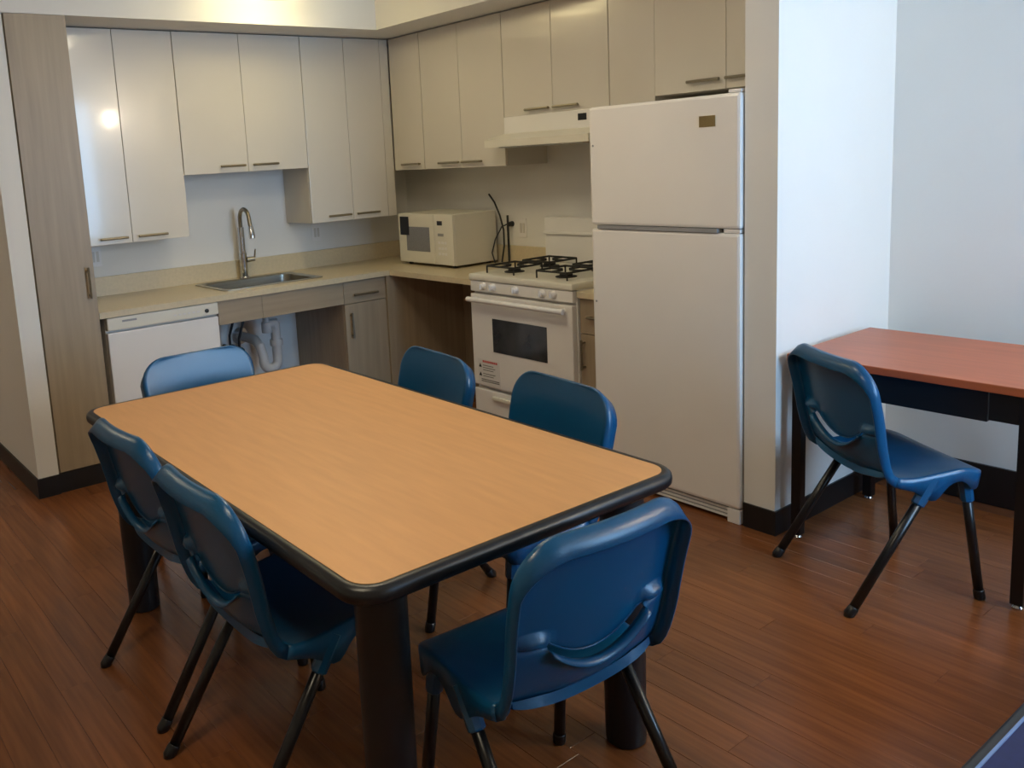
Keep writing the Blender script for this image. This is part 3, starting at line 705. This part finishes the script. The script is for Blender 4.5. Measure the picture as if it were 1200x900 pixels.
def chair(label, x, y, ang):
    """ang: heading the sitter faces, degrees, 0 = +y, clockwise positive seen from above."""
    t = thing('shell_chair', label, 'chair', (x, y, 0), 'blue plastic shell chairs', -math.radians(ang))
    for nm in ('seat', 'backrest'):
        o = bpy.data.objects.new(nm, CM[nm]); COL.objects.link(o); o.parent = t
        sm = o.modifiers.new('thickness', 'SOLIDIFY'); sm.thickness = .0045; sm.offset = -1
    o = bpy.data.objects.new('rear_ledge', CM['rear_ledge']); COL.objects.link(o); o.parent = t
    for me, mc, ms in LEGS:
        o = bpy.data.objects.new('leg', me); COL.objects.link(o); o.parent = t
        for nm, q in (('glide', mc), ('leg_socket', ms)):
            c = bpy.data.objects.new(nm, q); COL.objects.link(c); c.parent = o
    o = bpy.data.objects.new('under_frame', FRM); COL.objects.link(o); o.parent = t
    return t
chair('blue plastic chair with its back to camera at near table end', -2.490, -3.815, 4)
chair('blue plastic chair at long table side, right beside the near-left table leg', -2.845, -3.17, 90)
chair('blue plastic chair at long table side nearest the pantry cabinet', -2.825, -2.595, 88)
chair('blue plastic chair at far table end in front of dishwasher', -2.41, -1.935, 181)
chair('blue plastic chair across the table in front of the oven', -1.965, -2.525, -84)
chair('blue plastic chair across the table in front of the refrigerator', -1.955, -3.16, -84)
chair('blue plastic chair turned toward the cherry-topped desk', -0.785, -3.70, 120)

# ------------------------------------------------------------------ desk in the alcove
DXF, DXB, DY0, DY1, DH = -0.708, -0.073, -3.323, -4.14, 0.74
dk = thing('desk', 'cherry-topped writing desk with black frame in the alcove', 'desk', (-0.39, -3.73, 0))
B('desktop', 'cherry', DXF, DXB, DY1, DY0, DH - .028, DH, dk, .003)
for lx in (DXF + .018, DXB - .055):
    for ly, s in ((DY0 - .012, -1), (DY1 + .012, 1)):
        l_ = B('leg', 'tube', lx, lx + .038, min(ly, ly + s * .038), max(ly, ly + s * .038), 0.016, DH - .028, dk, .003)
        Lz('glide', 'chrome', (lx + .019, ly + s * .019, 0), [(.016, 0), (.018, .006), (.012, .016)], l_, 14)
B('drawer', 'black', DXF + .02, DXF + .40, -4.00, DY0 - .055, .608, DH - .03, dk, .002)
B('apron', 'black', DXF + .02, DXF + .04, DY1 + .05, -4.004, .615, DH - .03, dk, .002)
B('apron', 'black', DXB - .045, DXB - .025, DY1 + .05, DY0 - .05, .615, DH - .03, dk, .002)
for s in (DY0 - .02, DY1 + .04): B('side_rail', 'black', DXF + .056, DXB - .056, s - .02, s, .615, DH - .03, dk, .002)

# ------------------------------------------------------------------ low navy table at the bottom right corner
LZ = 0.43; LYE = -4.525
lt = thing('low_table', 'navy blue low table with painted pale glint line at bottom right corner', 'table', (-1.45, LYE - .32, 0))
off = root_loc(lt); cxl, cyl = -1.55 - off.x, LYE - .322 - off.y
def ring_band(name, material, prof_, r0):
    bm = bmesh.new(); lo = [[bm.verts.new((px + cxl, py + cyl, zz)) for px, py in rrect(.756 + e, .322 + e, r0 + e, 6)] for e, zz in prof_]
    for a, b_ in zip(lo, lo[1:]):
        for k in range(len(a)): bm.faces.new((a[k], a[(k + 1) % len(a)], b_[(k + 1) % len(a)], b_[k]))
    return obj(name, bm, material, lt, True)
bm = bmesh.new(); prism(bm, [(px + cxl, py + cyl) for px, py in rrect(.756 - .027, .322 - .027, .03, 6)], LZ - .03, LZ - .001)
obj('tabletop', bm, 'navy', lt)
ring_band('glint_line', 'navyglint', ((-.028, LZ - .002), (-.027, LZ + .001), (-.0245, LZ + .0015), (-.022, LZ + .001), (-.021, LZ - .002)), .05)  # thin pale strip paints the window's highlight along the rounded edge
ring_band('edge_band', 'edge', ((-.022, LZ - .001), (-.010, LZ - .001), (-.003, LZ - .006), (0, LZ - .018), (-.003, LZ - .032), (-.012, LZ - .038), (-.06, LZ - .038)), .05)
for lx in (-2.24, -0.86):
    for ly in (LYE - .06, LYE - .58): B('leg', 'tube', lx - .02, lx + .02, ly - .02, ly + .02, 0, LZ - .036, lt, .003)
